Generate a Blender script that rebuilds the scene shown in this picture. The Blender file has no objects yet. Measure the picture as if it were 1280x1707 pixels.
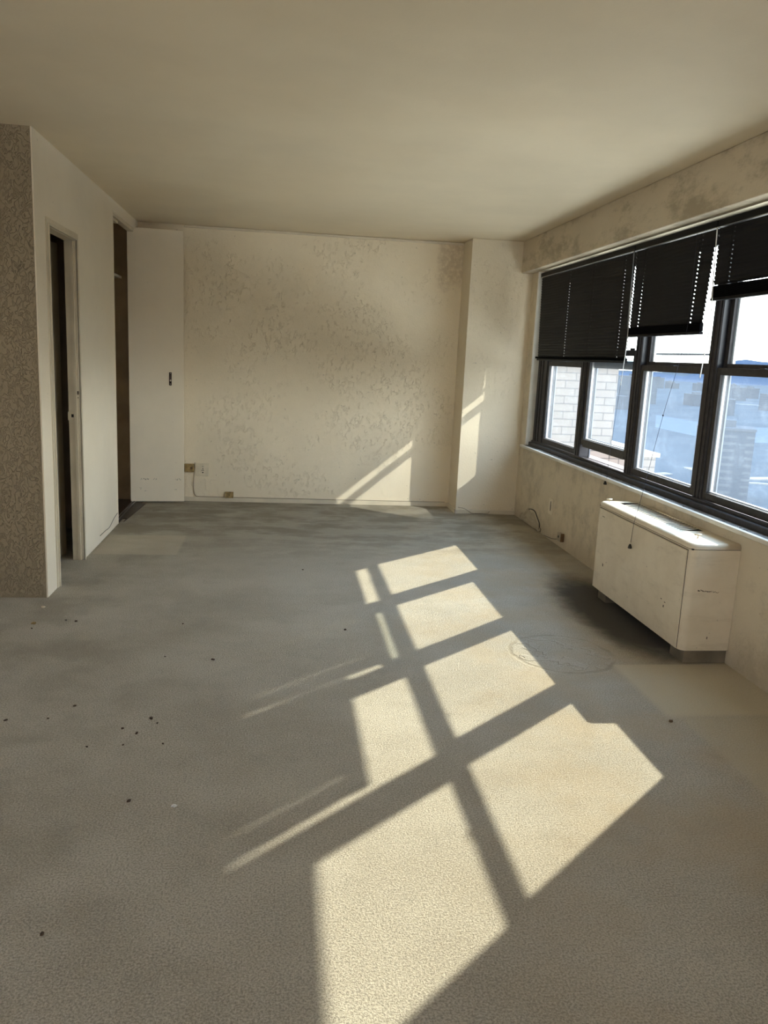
import bpy, bmesh, math, random
from mathutils import Vector, Matrix
R = math.radians
sc = bpy.context.scene
COL = sc.collection

# ------------------------------------------------------------ camera
F_PX, CZ, YAW, PITCH, ROLL = 1332.357, 1.4057, 0.1332, -0.1925, 0.0466
fw = Vector((math.sin(YAW)*math.cos(PITCH), math.cos(YAW)*math.cos(PITCH), math.sin(PITCH)))
rt = Vector((math.cos(YAW), -math.sin(YAW), 0)); up = rt.cross(fw)
r2 = math.cos(ROLL)*rt + math.sin(ROLL)*up; u2 = -math.sin(ROLL)*rt + math.cos(ROLL)*up
cam = bpy.data.cameras.new('camera'); camo = bpy.data.objects.new('camera', cam); COL.objects.link(camo)
cam.sensor_fit = 'HORIZONTAL'; cam.sensor_width = 36; cam.lens = F_PX*36/1280
cam.clip_start = 0.02; cam.clip_end = 20000
M = Matrix((r2, u2, -fw)).transposed().to_4x4(); M.translation = Vector((0, 0, CZ)); camo.matrix_world = M
sc.camera = camo

# ------------------------------------------------------------ exposure
sc.view_settings.view_transform = 'Standard'; sc.view_settings.look = 'None'
sc.view_settings.gamma = 1; sc.view_settings.use_curve_mapping = False
sc.view_settings.exposure = 0.52
sc.cycles.max_bounces = 14; sc.cycles.diffuse_bounces = 9; sc.cycles.transparent_max_bounces = 16
sc.cycles.sample_clamp_indirect = 6

# ------------------------------------------------------------ sky
SKY = 7.5
w = bpy.data.worlds.new('sky'); sc.world = w; w.use_nodes = True
nt = w.node_tree; nt.nodes.clear()
N = nt.nodes.new; L = nt.links.new
tc = N('ShaderNodeTexCoord'); sx = N('ShaderNodeSeparateXYZ'); L(tc.outputs['Generated'], sx.inputs[0])
rmp = N('ShaderNodeValToRGB'); L(sx.outputs[2], rmp.inputs[0])
e = rmp.color_ramp.elements
e[0].position = 0.0; e[0].color = (.78, .78, .76, 1)
e[1].position = .6; e[1].color = (.38, .60, .95, 1)
for p_, c_ in ((.03, (.95, .95, .93, 1)), (.14, (.93, .95, .97, 1)), (.28, (.80, .88, 1.0, 1))):
    q = e.new(p_); q.color = c_
mp = N('ShaderNodeMapping'); mp.inputs['Scale'].default_value = (3, 3, 22); L(tc.outputs['Generated'], mp.inputs[0])
nz = N('ShaderNodeTexNoise'); nz.inputs['Scale'].default_value = 1.6; nz.inputs['Detail'].default_value = 5; L(mp.outputs[0], nz.inputs['Vector'])
cr = N('ShaderNodeValToRGB'); L(nz.outputs[0], cr.inputs[0]); cr.color_ramp.elements[0].position = .45; cr.color_ramp.elements[1].position = .7
mx = N('ShaderNodeMixRGB'); L(cr.outputs[0], mx.inputs[0]); L(rmp.outputs[0], mx.inputs[1]); mx.inputs[2].default_value = (1.0, .98, .95, 1)
bg = N('ShaderNodeBackground'); L(mx.outputs[0], bg.inputs[0]); bg.inputs[1].default_value = SKY
wo = N('ShaderNodeOutputWorld'); L(bg.outputs[0], wo.inputs[0])

# ------------------------------------------------------------ sun, and the glint of it off the glass tower across the street
def aim(o, d):
    o.rotation_euler = Vector(d).to_track_quat('-Z', 'Y').to_euler()
SUN_E = 8.3
sl = bpy.data.lights.new('sun', 'SUN'); so = bpy.data.objects.new('sun', sl); COL.objects.link(so)
sl.energy = SUN_E; sl.angle = R(.6); sl.color = (1.0, .89, .72); so.location = (12, 10, 10)
aim(so, (-1.178, -1.0425, -1))
gl = bpy.data.lights.new('glass_tower_glint', 'SPOT'); go = bpy.data.objects.new('glass_tower_glint', gl); COL.objects.link(go)
gd = Vector((-1.178, 1.0425, -1)).normalized()
go.location = Vector((2.30, 6.55, 1.25)) - gd*26; aim(go, gd)
gl.energy = 23000; gl.spot_size = R(2.75); gl.spot_blend = .18; gl.shadow_soft_size = .13; gl.color = (1.0, .93, .82)

# ------------------------------------------------------------ helpers
def lk(name, mesh, mat, parent=None):
    o = bpy.data.objects.new(name, mesh); COL.objects.link(o)
    if mat: mesh.materials.append(mat)
    if parent: o.parent = parent
    return o
def tag(o, label=None, cat=None, group=None, kind=None):
    if label: o['label'] = label
    if cat: o['category'] = cat
    if group: o['group'] = group
    if kind: o['kind'] = kind
    return o
def thing(name, label, cat, group=None, loc=(0, 0, 0)):
    o = bpy.data.objects.new(name, None); COL.objects.link(o); o.location = loc; o.empty_display_size = .1
    return tag(o, label, cat, group)
def add_box(bm, a, b, bev=0, seg=2, mat=None):
    x0, y0, z0 = a; x1, y1, z1 = b
    vs = [bm.verts.new(v) for v in ((x0,y0,z0),(x1,y0,z0),(x1,y1,z0),(x0,y1,z0),(x0,y0,z1),(x1,y0,z1),(x1,y1,z1),(x0,y1,z1))]
    fs = [bm.faces.new([vs[i] for i in f]) for f in ((0,3,2,1),(4,5,6,7),(0,1,5,4),(1,2,6,5),(2,3,7,6),(3,0,4,7))]
    if mat is not None:
        for v in vs: v.co = mat @ v.co
    if bev:
        es = list({ed for f in fs for ed in f.edges})
        bmesh.ops.bevel(bm, geom=es, offset=bev, segments=seg, affect='EDGES', profile=.5)
def mesh(bm, smooth=False):
    me = bpy.data.meshes.new('m'); bmesh.ops.recalc_face_normals(bm, faces=bm.faces[:]); bm.to_mesh(me); bm.free()
    if smooth:
        for p in me.polygons: p.use_smooth = True
    return me
def boxes(name, lst, mat, parent=None, bev=0, seg=2, kind=None, smooth=False):
    bm = bmesh.new()
    for a, b in lst: add_box(bm, a, b, bev, seg)
    o = lk(name, mesh(bm, smooth), mat, parent)
    if kind: o['kind'] = kind
    return o
def add_tube(bm, pts, r, n=8, cap=True):
    pts = [Vector(p) for p in pts]; rings = []
    for i, p in enumerate(pts):
        d = (pts[min(i+1, len(pts)-1)] - pts[max(i-1, 0)]).normalized()
        a = d.orthogonal().normalized() if abs(d.z) > .9 else d.cross(Vector((0, 0, 1))).normalized()
        b = d.cross(a).normalized()
        rr = r[i] if isinstance(r, (list, tuple)) else r
        rings.append([bm.verts.new(p + rr*(math.cos(t)*a + math.sin(t)*b)) for t in [k*2*math.pi/n for k in range(n)]])
    for q, s in zip(rings, rings[1:]):
        for k in range(n): bm.faces.new((q[k], q[(k+1) % n], s[(k+1) % n], s[k]))
    if cap:
        bm.faces.new(rings[0][::-1]); bm.faces.new(rings[-1])
def tube(name, pts, r, mat, parent=None, n=8):
    bm = bmesh.new(); add_tube(bm, pts, r, n); return lk(name, mesh(bm, True), mat, parent)
def curvepts(P, n=8):
    P = [Vector(p) for p in P]; out = []
    Q = [2*P[0]-P[1]] + P + [2*P[-1]-P[-2]]
    for i in range(1, len(Q)-2):
        a, b, c, d = Q[i-1:i+3]
        for k in range(n):
            t = k/n; out.append(.5*((2*b)+(c-a)*t+(2*a-5*b+4*c-d)*t*t+(3*b-a-3*c+d)*t**3))
    out.append(P[-1]); return out

# ------------------------------------------------------------ materials
class NT:
    def __init__(s, name):
        s.m = bpy.data.materials.new(name); s.m.use_nodes = True; s.t = s.m.node_tree; s.t.nodes.clear()
        s.out = s.n('ShaderNodeOutputMaterial')
    def n(s, t, ins=None, **kw):
        nd = s.t.nodes.new(t)
        for k, v in kw.items(): setattr(nd, k, v)
        for k, v in (ins or {}).items(): s.set(nd.inputs[k], v)
        return nd
    def set(s, sock, v):
        if hasattr(v, 'is_output') or isinstance(v, bpy.types.NodeSocket): s.t.links.new(v, sock)
        elif isinstance(v, (tuple, list)) and len(v) == 3 and sock.type == 'RGBA': sock.default_value = (*v, 1)
        else: sock.default_value = v
    def pos(s, scale=(1, 1, 1)):
        g = s.n('ShaderNodeNewGeometry')
        return s.n('ShaderNodeMapping', {0: g.outputs['Position'], 'Scale': scale}).outputs[0]
    def noise(s, vec, scale, detail=3, rough=.5, dist=0):
        return s.n('ShaderNodeTexNoise', {'Vector': vec, 'Scale': scale, 'Detail': detail, 'Roughness': rough, 'Distortion': dist}).outputs[0]
    def math(s, op, a, b=0.0, c=None, clamp=False):
        nd = s.n('ShaderNodeMath', {0: a, 1: b}, operation=op, use_clamp=clamp)
        if c is not None: s.set(nd.inputs[2], c)
        return nd.outputs[0]
    def ss(s, v, lo, hi):   # smooth 0..1 between lo and hi (works reversed too)
        return s.n('ShaderNodeMapRange', {0: v, 1: lo, 2: hi, 3: 0.0, 4: 1.0}, interpolation_type='SMOOTHSTEP').outputs[0] if lo < hi else \
            s.n('ShaderNodeMapRange', {0: v, 1: hi, 2: lo, 3: 1.0, 4: 0.0}, interpolation_type='SMOOTHSTEP').outputs[0]
    def mix(s, f, a, b, mode='MIX'):
        nd = s.n('ShaderNodeMixRGB', {0: f, 1: a, 2: b}, blend_type=mode); return nd.outputs[0]
    def xyz(s):
        g = s.n('ShaderNodeNewGeometry'); q = s.n('ShaderNodeSeparateXYZ', {0: g.outputs['Position']}); return q.outputs
    def bump(s, h, dist, strength=1.0, normal=None):
        i = {'Height': h, 'Distance': dist, 'Strength': strength}
        if normal is not None: i['Normal'] = normal
        return s.n('ShaderNodeBump', i).outputs[0]
    def bsdf(s, col, rough=.6, metal=0, normal=None, spec=.5):
        i = {'Base Color': col, 'Roughness': rough, 'Metallic': metal, 'Specular IOR Level': spec}
        if normal is not None: i['Normal'] = normal
        b = s.n('ShaderNodeBsdfPrincipled', i); s.t.links.new(b.outputs[0], s.out.inputs[0]); return b
def simple(name, col, rough=.6, metal=0, spec=.5, nscale=0, namp=.15, bdist=0):
    t = NT(name)
    c = col; nrm = None
    if nscale:
        n = t.noise(t.pos(), nscale, 4)
        c = t.mix(t.ss(n, .35, .7), tuple(x*(1-namp) for x in col), col)
        if bdist: nrm = t.bump(n, bdist)
    t.bsdf(c, rough, metal, nrm, spec); return t.m

WALL = (.74, .655, .505)
def plaster(name, col=WALL, marks=1.0, fine=.0022, stain=None, spots=.5, mscale=36.0, mdist=.005, vert=(1, 1, .6), cover=(.42, .56), full=0):
    t = NT(name); p = t.pos(); pv = t.pos(vert)
    big = t.noise(p, 1.1, 4, .6); c = t.mix(t.ss(big, .3, .75), tuple(x*.93 for x in col), tuple(min(1, x*1.04) for x in col))
    warm = t.noise(p, .6, 2); c = t.mix(t.math('MULTIPLY', t.ss(warm, .45, .7), .35), c, (col[0]*.98, col[1]*.93, col[2]*.86))
    # small dark scuffs and pits
    sp = t.noise(p, 38, 2, .5); spm = t.math('MULTIPLY', t.ss(sp, .71, .78), spots); c = t.mix(spm, c, tuple(x*.35 for x in col))
    # trowel ridges, clustered
    r = t.noise(pv, mscale, 3, .55, 1.2); rd = t.math('ABSOLUTE', t.math('SUBTRACT', r, .5)); ridge = t.ss(rd, .04, .0)
    cl = t.noise(p, 2.3, 4, .65); msk = t.math('MULTIPLY', t.ss(cl, cover[0], cover[1]), t.ss(t.noise(pv, mscale*.7, 2, .5), .46-.46*full, .60-.46*full))
    rm = t.math('MULTIPLY', t.math('MULTIPLY', ridge, msk), marks)
    fn = t.noise(p, 75, 4, .65); md = t.noise(p, 24, 4, .6)
    h = t.math('ADD', t.math('ADD', t.math('MULTIPLY', rm, .44), t.math('MULTIPLY', fn, fine/mdist)), t.math('MULTIPLY', md, .35*marks))
    c = t.mix(t.math('MULTIPLY', rm, .05), c, tuple(x*.62 for x in col))
    if stain: c = stain(t, c)
    t.bsdf(c, .62, 0, t.bump(h, mdist), .25)
    return t.m
def damp(t, c):      # brown damp patch in the top right corner of the back wall
    x, y, z = t.xyz()[:3]; n = t.noise(t.pos(), 9, 4, .7)
    dx = t.ss(t.math('ADD', x, t.math('MULTIPLY', n, .12)), 1.42, 1.50); dz = t.ss(t.math('ADD', z, t.math('MULTIPLY', n, .2)), 2.08, 2.24)
    m = t.math('MULTIPLY', t.math('MULTIPLY', dx, dz), t.ss(t.noise(t.pos(), 22, 3, .7), .25, .62))
    return t.mix(t.math('MULTIPLY', m, .45), c, (.42, .31, .20))
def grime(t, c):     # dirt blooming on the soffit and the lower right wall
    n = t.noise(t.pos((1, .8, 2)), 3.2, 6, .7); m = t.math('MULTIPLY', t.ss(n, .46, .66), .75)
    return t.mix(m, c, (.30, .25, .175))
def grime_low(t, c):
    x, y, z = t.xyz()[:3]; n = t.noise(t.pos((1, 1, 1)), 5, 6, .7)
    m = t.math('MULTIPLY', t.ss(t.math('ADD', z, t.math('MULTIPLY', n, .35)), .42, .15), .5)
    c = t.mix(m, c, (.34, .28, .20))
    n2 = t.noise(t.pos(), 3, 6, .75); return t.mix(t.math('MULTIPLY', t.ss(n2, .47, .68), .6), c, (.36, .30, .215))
M_back = plaster('stucco_back', (.86, .765, .595), stain=damp)
M_col = plaster('plaster_column', marks=.6, cover=(.48, .6))
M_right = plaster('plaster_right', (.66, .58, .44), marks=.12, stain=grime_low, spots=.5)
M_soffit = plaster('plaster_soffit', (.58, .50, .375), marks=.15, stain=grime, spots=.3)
M_left = plaster('smooth_left_wall', (.86, .79, .66), marks=.10, fine=.0009, spots=.35)
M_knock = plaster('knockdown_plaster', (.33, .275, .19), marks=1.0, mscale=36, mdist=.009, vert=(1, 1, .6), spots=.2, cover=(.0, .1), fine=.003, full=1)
M_ceil = plaster('ceiling_paint', (.75, .655, .495), marks=.02, fine=.0006, spots=.04, mdist=.002)
M_door = plaster('door_paint', (.90, .81, .655), marks=.03, fine=.0004, spots=.12, mdist=.0015)
M_trim = simple('painted_trim', (.72, .64, .50), .45, nscale=6, namp=.12, bdist=.001)
M_closet = simple('closet_brown_paint', (.40, .31, .20), .7, nscale=5, namp=.25)
M_wood = simple('dark_wood_floor', (.045, .028, .018), .5, nscale=14, namp=.5)
M_reveal = simple('reveal_white', (.74, .71, .63), .5, nscale=9, namp=.12)
M_bronze = simple('bronze_aluminium', (.042, .038, .040), .5, .0, .35, nscale=30, namp=.35)
M_track = simple('black_track', (.012, .013, .018), .35)
M_bead = simple('pale_aluminium_bead', (.42, .39, .37), .4)
M_storm = simple('grey_storm_frame', (.12, .135, .15), .5)
M_black = simple('black_blind', (.006, .006, .008), .5, .0, .12)
M_matt = simple('matt_black_slats', (.004, .004, .005), .7, .0, .03)
M_blackmetal = simple('black_headrail', (.005, .005, .007), .45, .0, .08)
M_metal = simple('bare_metal', (.45, .46, .47), .28, 1.0)
M_cordw = simple('white_plastic', (.72, .72, .70), .4)
M_cord = simple('dark_cord', (.03, .03, .05), .7)
M_ivory = simple('ivory_plastic', (.74, .655, .50), .4, nscale=20, namp=.1)
M_tan = simple('yellowed_plastic', (.40, .28, .11), .5, nscale=40, namp=.45)
M_brown = simple('brown_plastic', (.16, .09, .035), .5, nscale=60, namp=.5)
M_dark = simple('dark_slot', (.01, .008, .006), .6)
M_chrome = simple('worn_chrome', (.75, .72, .68), .2, 1.0)
M_bronze2 = simple('tarnished_bronze', (.035, .02, .015), .3, .6)

# painted steel of the convector, with scuffs
t = NT('painted_steel'); p = t.pos(); n = t.noise(p, 4, 5, .65); n2 = t.noise(p, 30, 3)
c = t.mix(t.ss(n, .3, .7), (.66, .575, .44), (.74, .66, .52)); c = t.mix(t.math('MULTIPLY', t.ss(n2, .70, .78), .7), c, (.12, .09, .07))
n3 = t.noise(t.pos((1, 2, 6)), 3, 6, .7); c = t.mix(t.math('MULTIPLY', t.ss(n3, .50, .80), .45), c, (.42, .35, .25))
t.bsdf(c, .45, 0, t.bump(t.noise(p, 9, 3), .002), .4); M_steel = t.m
M_scratch = simple('rust_scratch', (.09, .055, .035), .8, nscale=80, namp=.6)

# sill : painted, grimy
t = NT('grimy_sill'); n = t.noise(t.pos((1, .5, 1)), 10, 6, .7); x, y, z = t.xyz()[:3]
c = t.mix(t.ss(n, .48, .68), (.10, .088, .075), (.42, .39, .34)); t.bsdf(c, .55, 0, t.bump(n, .003), .4); M_sill = t.m

# carpet
t = NT('carpet'); p = t.pos(); x, y, z = t.xyz()[:3]
pile = t.noise(p, 175, 4, .7, .1); pile2 = t.noise(p, 340, 2, .5); clump = t.noise(p, 30, 4, .6)
big = t.noise(t.pos((1.0, 1.3, 1)), 1.5, 6, .62); mid = t.noise(p, 6, 5, .6)
c = t.mix(t.ss(big, .32, .70), (.43, .385, .30), (.54, .495, .40))
c = t.mix(t.math('MULTIPLY', t.ss(mid, .52, .75), .35), c, (.30, .275, .22))
c = t.mix(t.math('MULTIPLY', t.ss(pile, .56, .36), .62), c, (.16, .14, .11))
c = t.mix(t.math('MULTIPLY', t.ss(pile, .50, .66), .55), c, (.66, .61, .51))
# yellow staining along the window side
ty = t.math('MULTIPLY', t.ss(t.math('ADD', x, t.math('MULTIPLY', mid, .8)), .7, 1.7), t.ss(t.noise(p, 2.2, 4, .6), .38, .66))
c = t.mix(t.math('MULTIPLY', ty, .45), c, (.44, .33, .19))
# traffic dirt towards the back wall and along the left closets
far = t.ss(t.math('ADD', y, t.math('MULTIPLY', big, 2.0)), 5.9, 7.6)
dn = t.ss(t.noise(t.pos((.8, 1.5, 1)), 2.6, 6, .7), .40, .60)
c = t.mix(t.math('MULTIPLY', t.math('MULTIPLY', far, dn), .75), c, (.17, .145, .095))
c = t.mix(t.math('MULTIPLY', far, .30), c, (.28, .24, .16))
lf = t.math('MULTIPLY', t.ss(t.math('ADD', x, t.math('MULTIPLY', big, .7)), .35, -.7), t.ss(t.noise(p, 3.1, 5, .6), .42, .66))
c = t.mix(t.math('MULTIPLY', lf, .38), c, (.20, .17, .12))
# soot and painted shadow spreading out from under the convector
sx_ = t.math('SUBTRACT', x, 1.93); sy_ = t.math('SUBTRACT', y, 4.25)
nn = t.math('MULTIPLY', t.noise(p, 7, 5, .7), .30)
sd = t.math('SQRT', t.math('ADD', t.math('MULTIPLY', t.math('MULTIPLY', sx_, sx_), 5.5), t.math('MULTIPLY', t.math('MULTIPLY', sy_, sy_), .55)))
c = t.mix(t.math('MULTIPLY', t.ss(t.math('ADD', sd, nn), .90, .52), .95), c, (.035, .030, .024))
# pale, less trodden squares where furniture stood
def rect(x0, x1, y0, y1, s=.02):
    a = t.math('MULTIPLY', t.ss(x, x0-s, x0+s), t.ss(x, x1+s, x1-s)); b = t.math('MULTIPLY', t.ss(y, y0-s, y0+s), t.ss(y, y1+s, y1-s))
    return t.math('MULTIPLY', a, b)
# (edge of the right patch runs slanted from the ring to the wall)
xs = t.math('ADD', x, t.math('MULTIPLY', y, .0))
pr = t.math('MULTIPLY', t.math('MULTIPLY', t.ss(x, 1.58, 1.63), t.ss(y, 3.475, 3.445)), t.ss(y, 2.86, 2.93))
c = t.mix(t.math('MULTIPLY', pr, .75), c, (.60, .52, .36))
pr2 = t.math('MULTIPLY', t.ss(x, 1.64, 1.68), t.ss(y, 2.90, 2.86)); c = t.mix(t.math('MULTIPLY', pr2, .45), c, (.55, .48, .33))
c = t.mix(t.math('MULTIPLY', rect(-1.25, -.69, 5.46, 6.05, .015), .5), c, (.55, .48, .35))
# round dent ring
rx = t.math('SUBTRACT', x, 1.40); ry = t.math('SUBTRACT', y, 3.61)
rr = t.math('ADD', t.math('SQRT', t.math('ADD', t.math('MULTIPLY', rx, rx), t.math('MULTIPLY', ry, ry))), t.math('MULTIPLY', t.math('SUBTRACT', t.noise(p, 8, 3, .6), .5), .05))
ring = t.math('MULTIPLY', t.ss(rr, .235, .25), t.ss(rr, .27, .255)); ring2 = t.ss(rr, .25, .22)
c = t.mix(t.math('MULTIPLY', t.math('MULTIPLY', ring, t.ss(t.noise(p, 5, 3, .6), .40, .60)), .5), c, (.26, .22, .15))
blob = t.math('MULTIPLY', t.math('MULTIPLY', ring2, t.ss(t.noise(p, 9, 2, .5, 1.0), .56, .60)), .6)
h = t.math('ADD', t.math('MULTIPLY', pile, .55), t.math('ADD', t.math('MULTIPLY', pile2, .22), t.math('MULTIPLY', clump, .25)))
h = t.math('ADD', h, t.math('MULTIPLY', blob, 1.2)); h = t.math('SUBTRACT', h, t.math('MULTIPLY', ring, .35)); h = t.math('SUBTRACT', h, t.math('MULTIPLY', ring2, .12))
c = t.mix(t.math('MULTIPLY', blob, .4), c, (.50, .46, .38))
b = t.bsdf(c, .95, 0, t.bump(h, .013, .9), .05)
b.inputs['Sheen Weight'].default_value = .15; b.inputs['Sheen Roughness'].default_value = .6
M_carpet = t.m

# window glass: dust, plus a painted-in veil for the haze outside
def glass(name, dust_haze, tint=(.93, .97, .97)):
    t = NT(name); p = t.pos()
    n = t.noise(p, 9, 6, .7); n2 = t.noise(t.pos((1, .25, 5)), 16, 4, .7)
    d = t.math('ADD', dust_haze, t.math('MULTIPLY', t.ss(n, .45, .75), dust_haze*.5)); d = t.math('ADD', d, t.math('MULTIPLY', t.ss(n2, .66, .74), dust_haze*.8))
    tr = t.n('ShaderNodeBsdfTransparent', {0: tint}); gs = t.n('ShaderNodeBsdfGlossy', {'Roughness': .02, 'Color': (.9, .95, 1)})
    tl = t.n('ShaderNodeBsdfTranslucent', {0: (.76, .85, .95)}); df = t.n('ShaderNodeBsdfDiffuse', {0: (.55, .62, .7)})
    dd = t.n('ShaderNodeMixShader', {0: .35, 1: tl.outputs[0], 2: df.outputs[0]})
    ff = t.math('SUBTRACT', 1.0, t.n('ShaderNodeNewGeometry').outputs['Backfacing'])
    lw = t.n('ShaderNodeLayerWeight', {0: .12}); fr_ = t.math('MULTIPLY', t.math('MINIMUM', lw.outputs[0], .35), ff); d = t.math('MULTIPLY', d, ff)
    a = t.n('ShaderNodeMixShader', {0: d, 1: tr.outputs[0], 2: dd.outputs[0]})
    bb = t.n('ShaderNodeMixShader', {0: fr_, 1: a.outputs[0], 2: gs.outputs[0]})
    t.t.links.new(bb.outputs[0], t.out.inputs[0]); return t.m
M_glass = glass('dusty_hazy_glass', .075)
M_glass_up = glass('upper_glass', .03)

# brick of the neighbouring wing
t = NT('pale_brick'); g = t.n('ShaderNodeNewGeometry'); q = t.n('ShaderNodeSeparateXYZ', {0: g.outputs['Position']})
v = t.n('ShaderNodeCombineXYZ', {0: t.math('ADD', q.outputs[0], q.outputs[1]), 1: q.outputs[2], 2: 0.0})
bk = t.n('ShaderNodeTexBrick', {'Vector': v.outputs[0], 'Color1': (.128, .108, .096), 'Color2': (.114, .100, .091), 'Mortar': (.064, .057, .054), 'Scale': 1.0, 'Mortar Size': .005, 'Brick Width': .215, 'Row Height': .078})
t.bsdf(bk.outputs[0], .85, 0, t.bump(bk.outputs[1], .004), .2); M_brick = t.m
M_cap = simple('stone_cap', (.19, .16, .14), .7)

# ------------------------------------------------------------ room
H = 2.45; XL, YA, YL2, YB, YC, XC, XR, XS = -1.2648, 4.4753, 6.428, 7.4927, 7.1517, 1.6269, 2.191, 2.0853
XF, YR = -4.2, -2.0
TH = .066
# floor: carpet grid plus bare closet floor
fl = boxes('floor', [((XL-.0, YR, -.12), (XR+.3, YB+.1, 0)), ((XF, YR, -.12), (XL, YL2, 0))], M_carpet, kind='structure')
ce = boxes('ceiling', [((XF, YR, H), (XR+.35, YB+.12, H+.15))], M_ceil, kind='structure')
wb = boxes('wall_back', [((-2.05, YB, 0), (XR+.3, YB+.12, H))], M_back, kind='structure')
wc = boxes('wall_corner', [((XC, YC, 0), (XR+.05, YB, H))], M_col, kind='structure', bev=.004)
WY0, WY1, WZ0, WZ1 = 3.08, 6.99, .665, 2.185
def wall_open():
    bm = bmesh.new()
    X1 = 2.40
    add_box(bm, (XR, YR, -.1), (X1, YB+.1, WZ0)); add_box(bm, (XR, YR, WZ1), (X1, YB+.1, H))
    add_box(bm, (XR, YR, WZ0), (X1, WY0, WZ1)); add_box(bm, (XR, WY1, WZ0), (X1, YB+.1, WZ1))
    return mesh(bm)
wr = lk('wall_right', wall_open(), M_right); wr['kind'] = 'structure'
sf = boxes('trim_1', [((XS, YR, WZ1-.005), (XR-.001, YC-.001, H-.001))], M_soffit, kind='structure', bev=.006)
# white painted lining of the window reveal
boxes('trim_2', [((XR+.004, WY1-.006, WZ0+.016), (2.262, WY1, WZ1)), ((XR+.004, WY0, WZ0+.016), (2.262, WY0+.006, WZ1))], M_reveal, kind='structure')
# left partition
DY0, DY1, DZ = 4.70, 5.303, 2.012
lw = bmesh.new()
add_box(lw, (XL-TH, YA, 0), (XL, DY0, H)); add_box(lw, (XL-TH, DY1, 0), (XL, YL2, H)); add_box(lw, (XL-TH, DY0, DZ), (XL, DY1, H))
add_box(lw, (XL-TH, YL2, 2.368), (XL, YB, H))
lwo = lk('wall_left', mesh(lw), M_left); lwo['kind'] = 'structure'
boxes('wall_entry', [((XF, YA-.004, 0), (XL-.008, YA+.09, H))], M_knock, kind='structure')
boxes('wall_rear', [((XF, YR-.1, 0), (XR+.3, YR, 1.2)), ((XF, YR-.1, 2.1), (XR+.3, YR, H)), ((XF, YR-.1, 1.2), (-.7, YR, 2.1)), ((.7, YR-.1, 1.2), (XR+.3, YR, 2.1))], M_col, kind='structure')  # opening added in this unseen wall to let in fill daylight
boxes('wall_far_left', [((XF-.1, YR, 0), (XF, YB, .8)), ((XF-.1, YR, 2.2), (XF, YB, H)), ((XF-.1, 1.6, .8), (XF, YB, 2.2)), ((XF-.1, YR, .8), (XF, .6, 2.2))], M_col, kind='structure')  # unseen side opening, put in so more skylight fills the room
# closet behind: brown-painted interiors
boxes('wall_closet', [((-2.05, YL2-.16, 0), (XL-TH-.01, YL2-.10, H)), ((-2.11, YA+.09, 0), (-2.05, YB, H)), ((-2.05, YB-.006, 0), (XL-TH+.0, YB-.001, H))], M_closet, kind='structure')
boxes('floor_closet', [((-2.05, YL2-.10, -.1), (XL-.0, YB, .004)), ((XL, 6.62, -.02), (XL+.035, YB-.05, .006))], M_wood, kind='structure')
# bevelled triangle of bare wood where the carpet has been torn away in front of the closet
bm = bmesh.new()
pts = [(XL+.03, 6.50), (XL+.052, 6.9), (XL+.075, 7.28), (XL+.03, 7.30)]
a_ = [bm.verts.new((x, y, .0005)) for x, y in pts]; b_ = [bm.verts.new((x, y, .007)) for x, y in pts]
bm.faces.new(a_[::-1]); bm.faces.new(b_)
for i in range(4): bm.faces.new((a_[i], a_[(i+1) % 4], b_[(i+1) % 4], b_[i]))
o = lk('trim_3', mesh(bm), M_wood); o['kind'] = 'structure'
boxes('trim_4', [((XL-.052, YL2+.01, .004), (XL-.044, YB-.01, .013)), ((XL-.030, YL2+.01, .004), (XL-.022, YB-.01, .013))], M_metal, kind='structure')   # sliding door floor track
boxes('trim_5', [((XL-.060, YL2, 2.345), (XL-.012, YB-.02, 2.368)), ((XL-.056, YL2+.05, 2.325), (XL-.03, YL2+.35, 2.345))], M_trim, kind='structure')     # head track
boxes('trim_6', [((-.87, YB-.022, H-.022), (XC, YB, H-.001))], M_trim, kind='structure', bev=.006)   # cove at the ceiling
# baseboards, with a narrow gap line above
boxes('baseboard_back', [((-1.26, YB-.012, 0), (XC-.001, YB, .040))], M_trim, kind='structure', bev=.002)
boxes('baseboard_corner', [((XC-.010, YC-.010, 0), (XR-.0, YC, .040)), ((XC-.010, YC-.010, 0), (XC, YB-.012, .040))], M_trim, kind='structure', bev=.002)
# edge strip where plaster was cut on the left wall end
boxes('trim_7', [((XL-TH-.002, YL2, 0), (XL+.003, YL2+.006, 2.368))], M_left, kind='structure', bev=.001)

# door 1: cased opening
def casing():
    bm = bmesh.new(); w0 = .040; d0 = .006
    add_box(bm, (XL-.001, DY0-w0, 0), (XL+d0, DY0, DZ+w0), .001, 1); add_box(bm, (XL-.001, DY1, 0), (XL+d0, DY1+w0, DZ+w0), .001, 1)
    add_box(bm, (XL-.001, DY0, DZ), (XL+d0, DY1, DZ+w0), .001, 1)
    # inner bead
    add_box(bm, (XL-.001, DY0-.012, 0), (XL+.013, DY0, DZ+.012), .002, 1); add_box(bm, (XL-.001, DY1, 0), (XL+.013, DY1+.012, DZ+.012), .002, 1)
    add_box(bm, (XL-.001, DY0, DZ), (XL+.013, DY1, DZ+.012), .002, 1)
    # jambs and stop
    add_box(bm, (XL-.068, DY1-.003, 0), (XL-.001, DY1, DZ)); add_box(bm, (XL-.068, DY0, 0), (XL-.001, DY0+.003, DZ)); add_box(bm, (XL-.068, DY0, DZ-.004), (XL-.001, DY1, DZ))
    add_box(bm, (XL-.030, DY1-.012, 0), (XL-.016, DY1-.002, DZ))
    return mesh(bm)
df = lk('trim_8', casing(), M_trim); df['kind'] = 'structure'
sp = boxes('strike_plate', [((XL-.074, DY1-.006, .915), (XL-.034, DY1-.003, .968))], M_ivory, df, bev=.001, seg=1)
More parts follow.
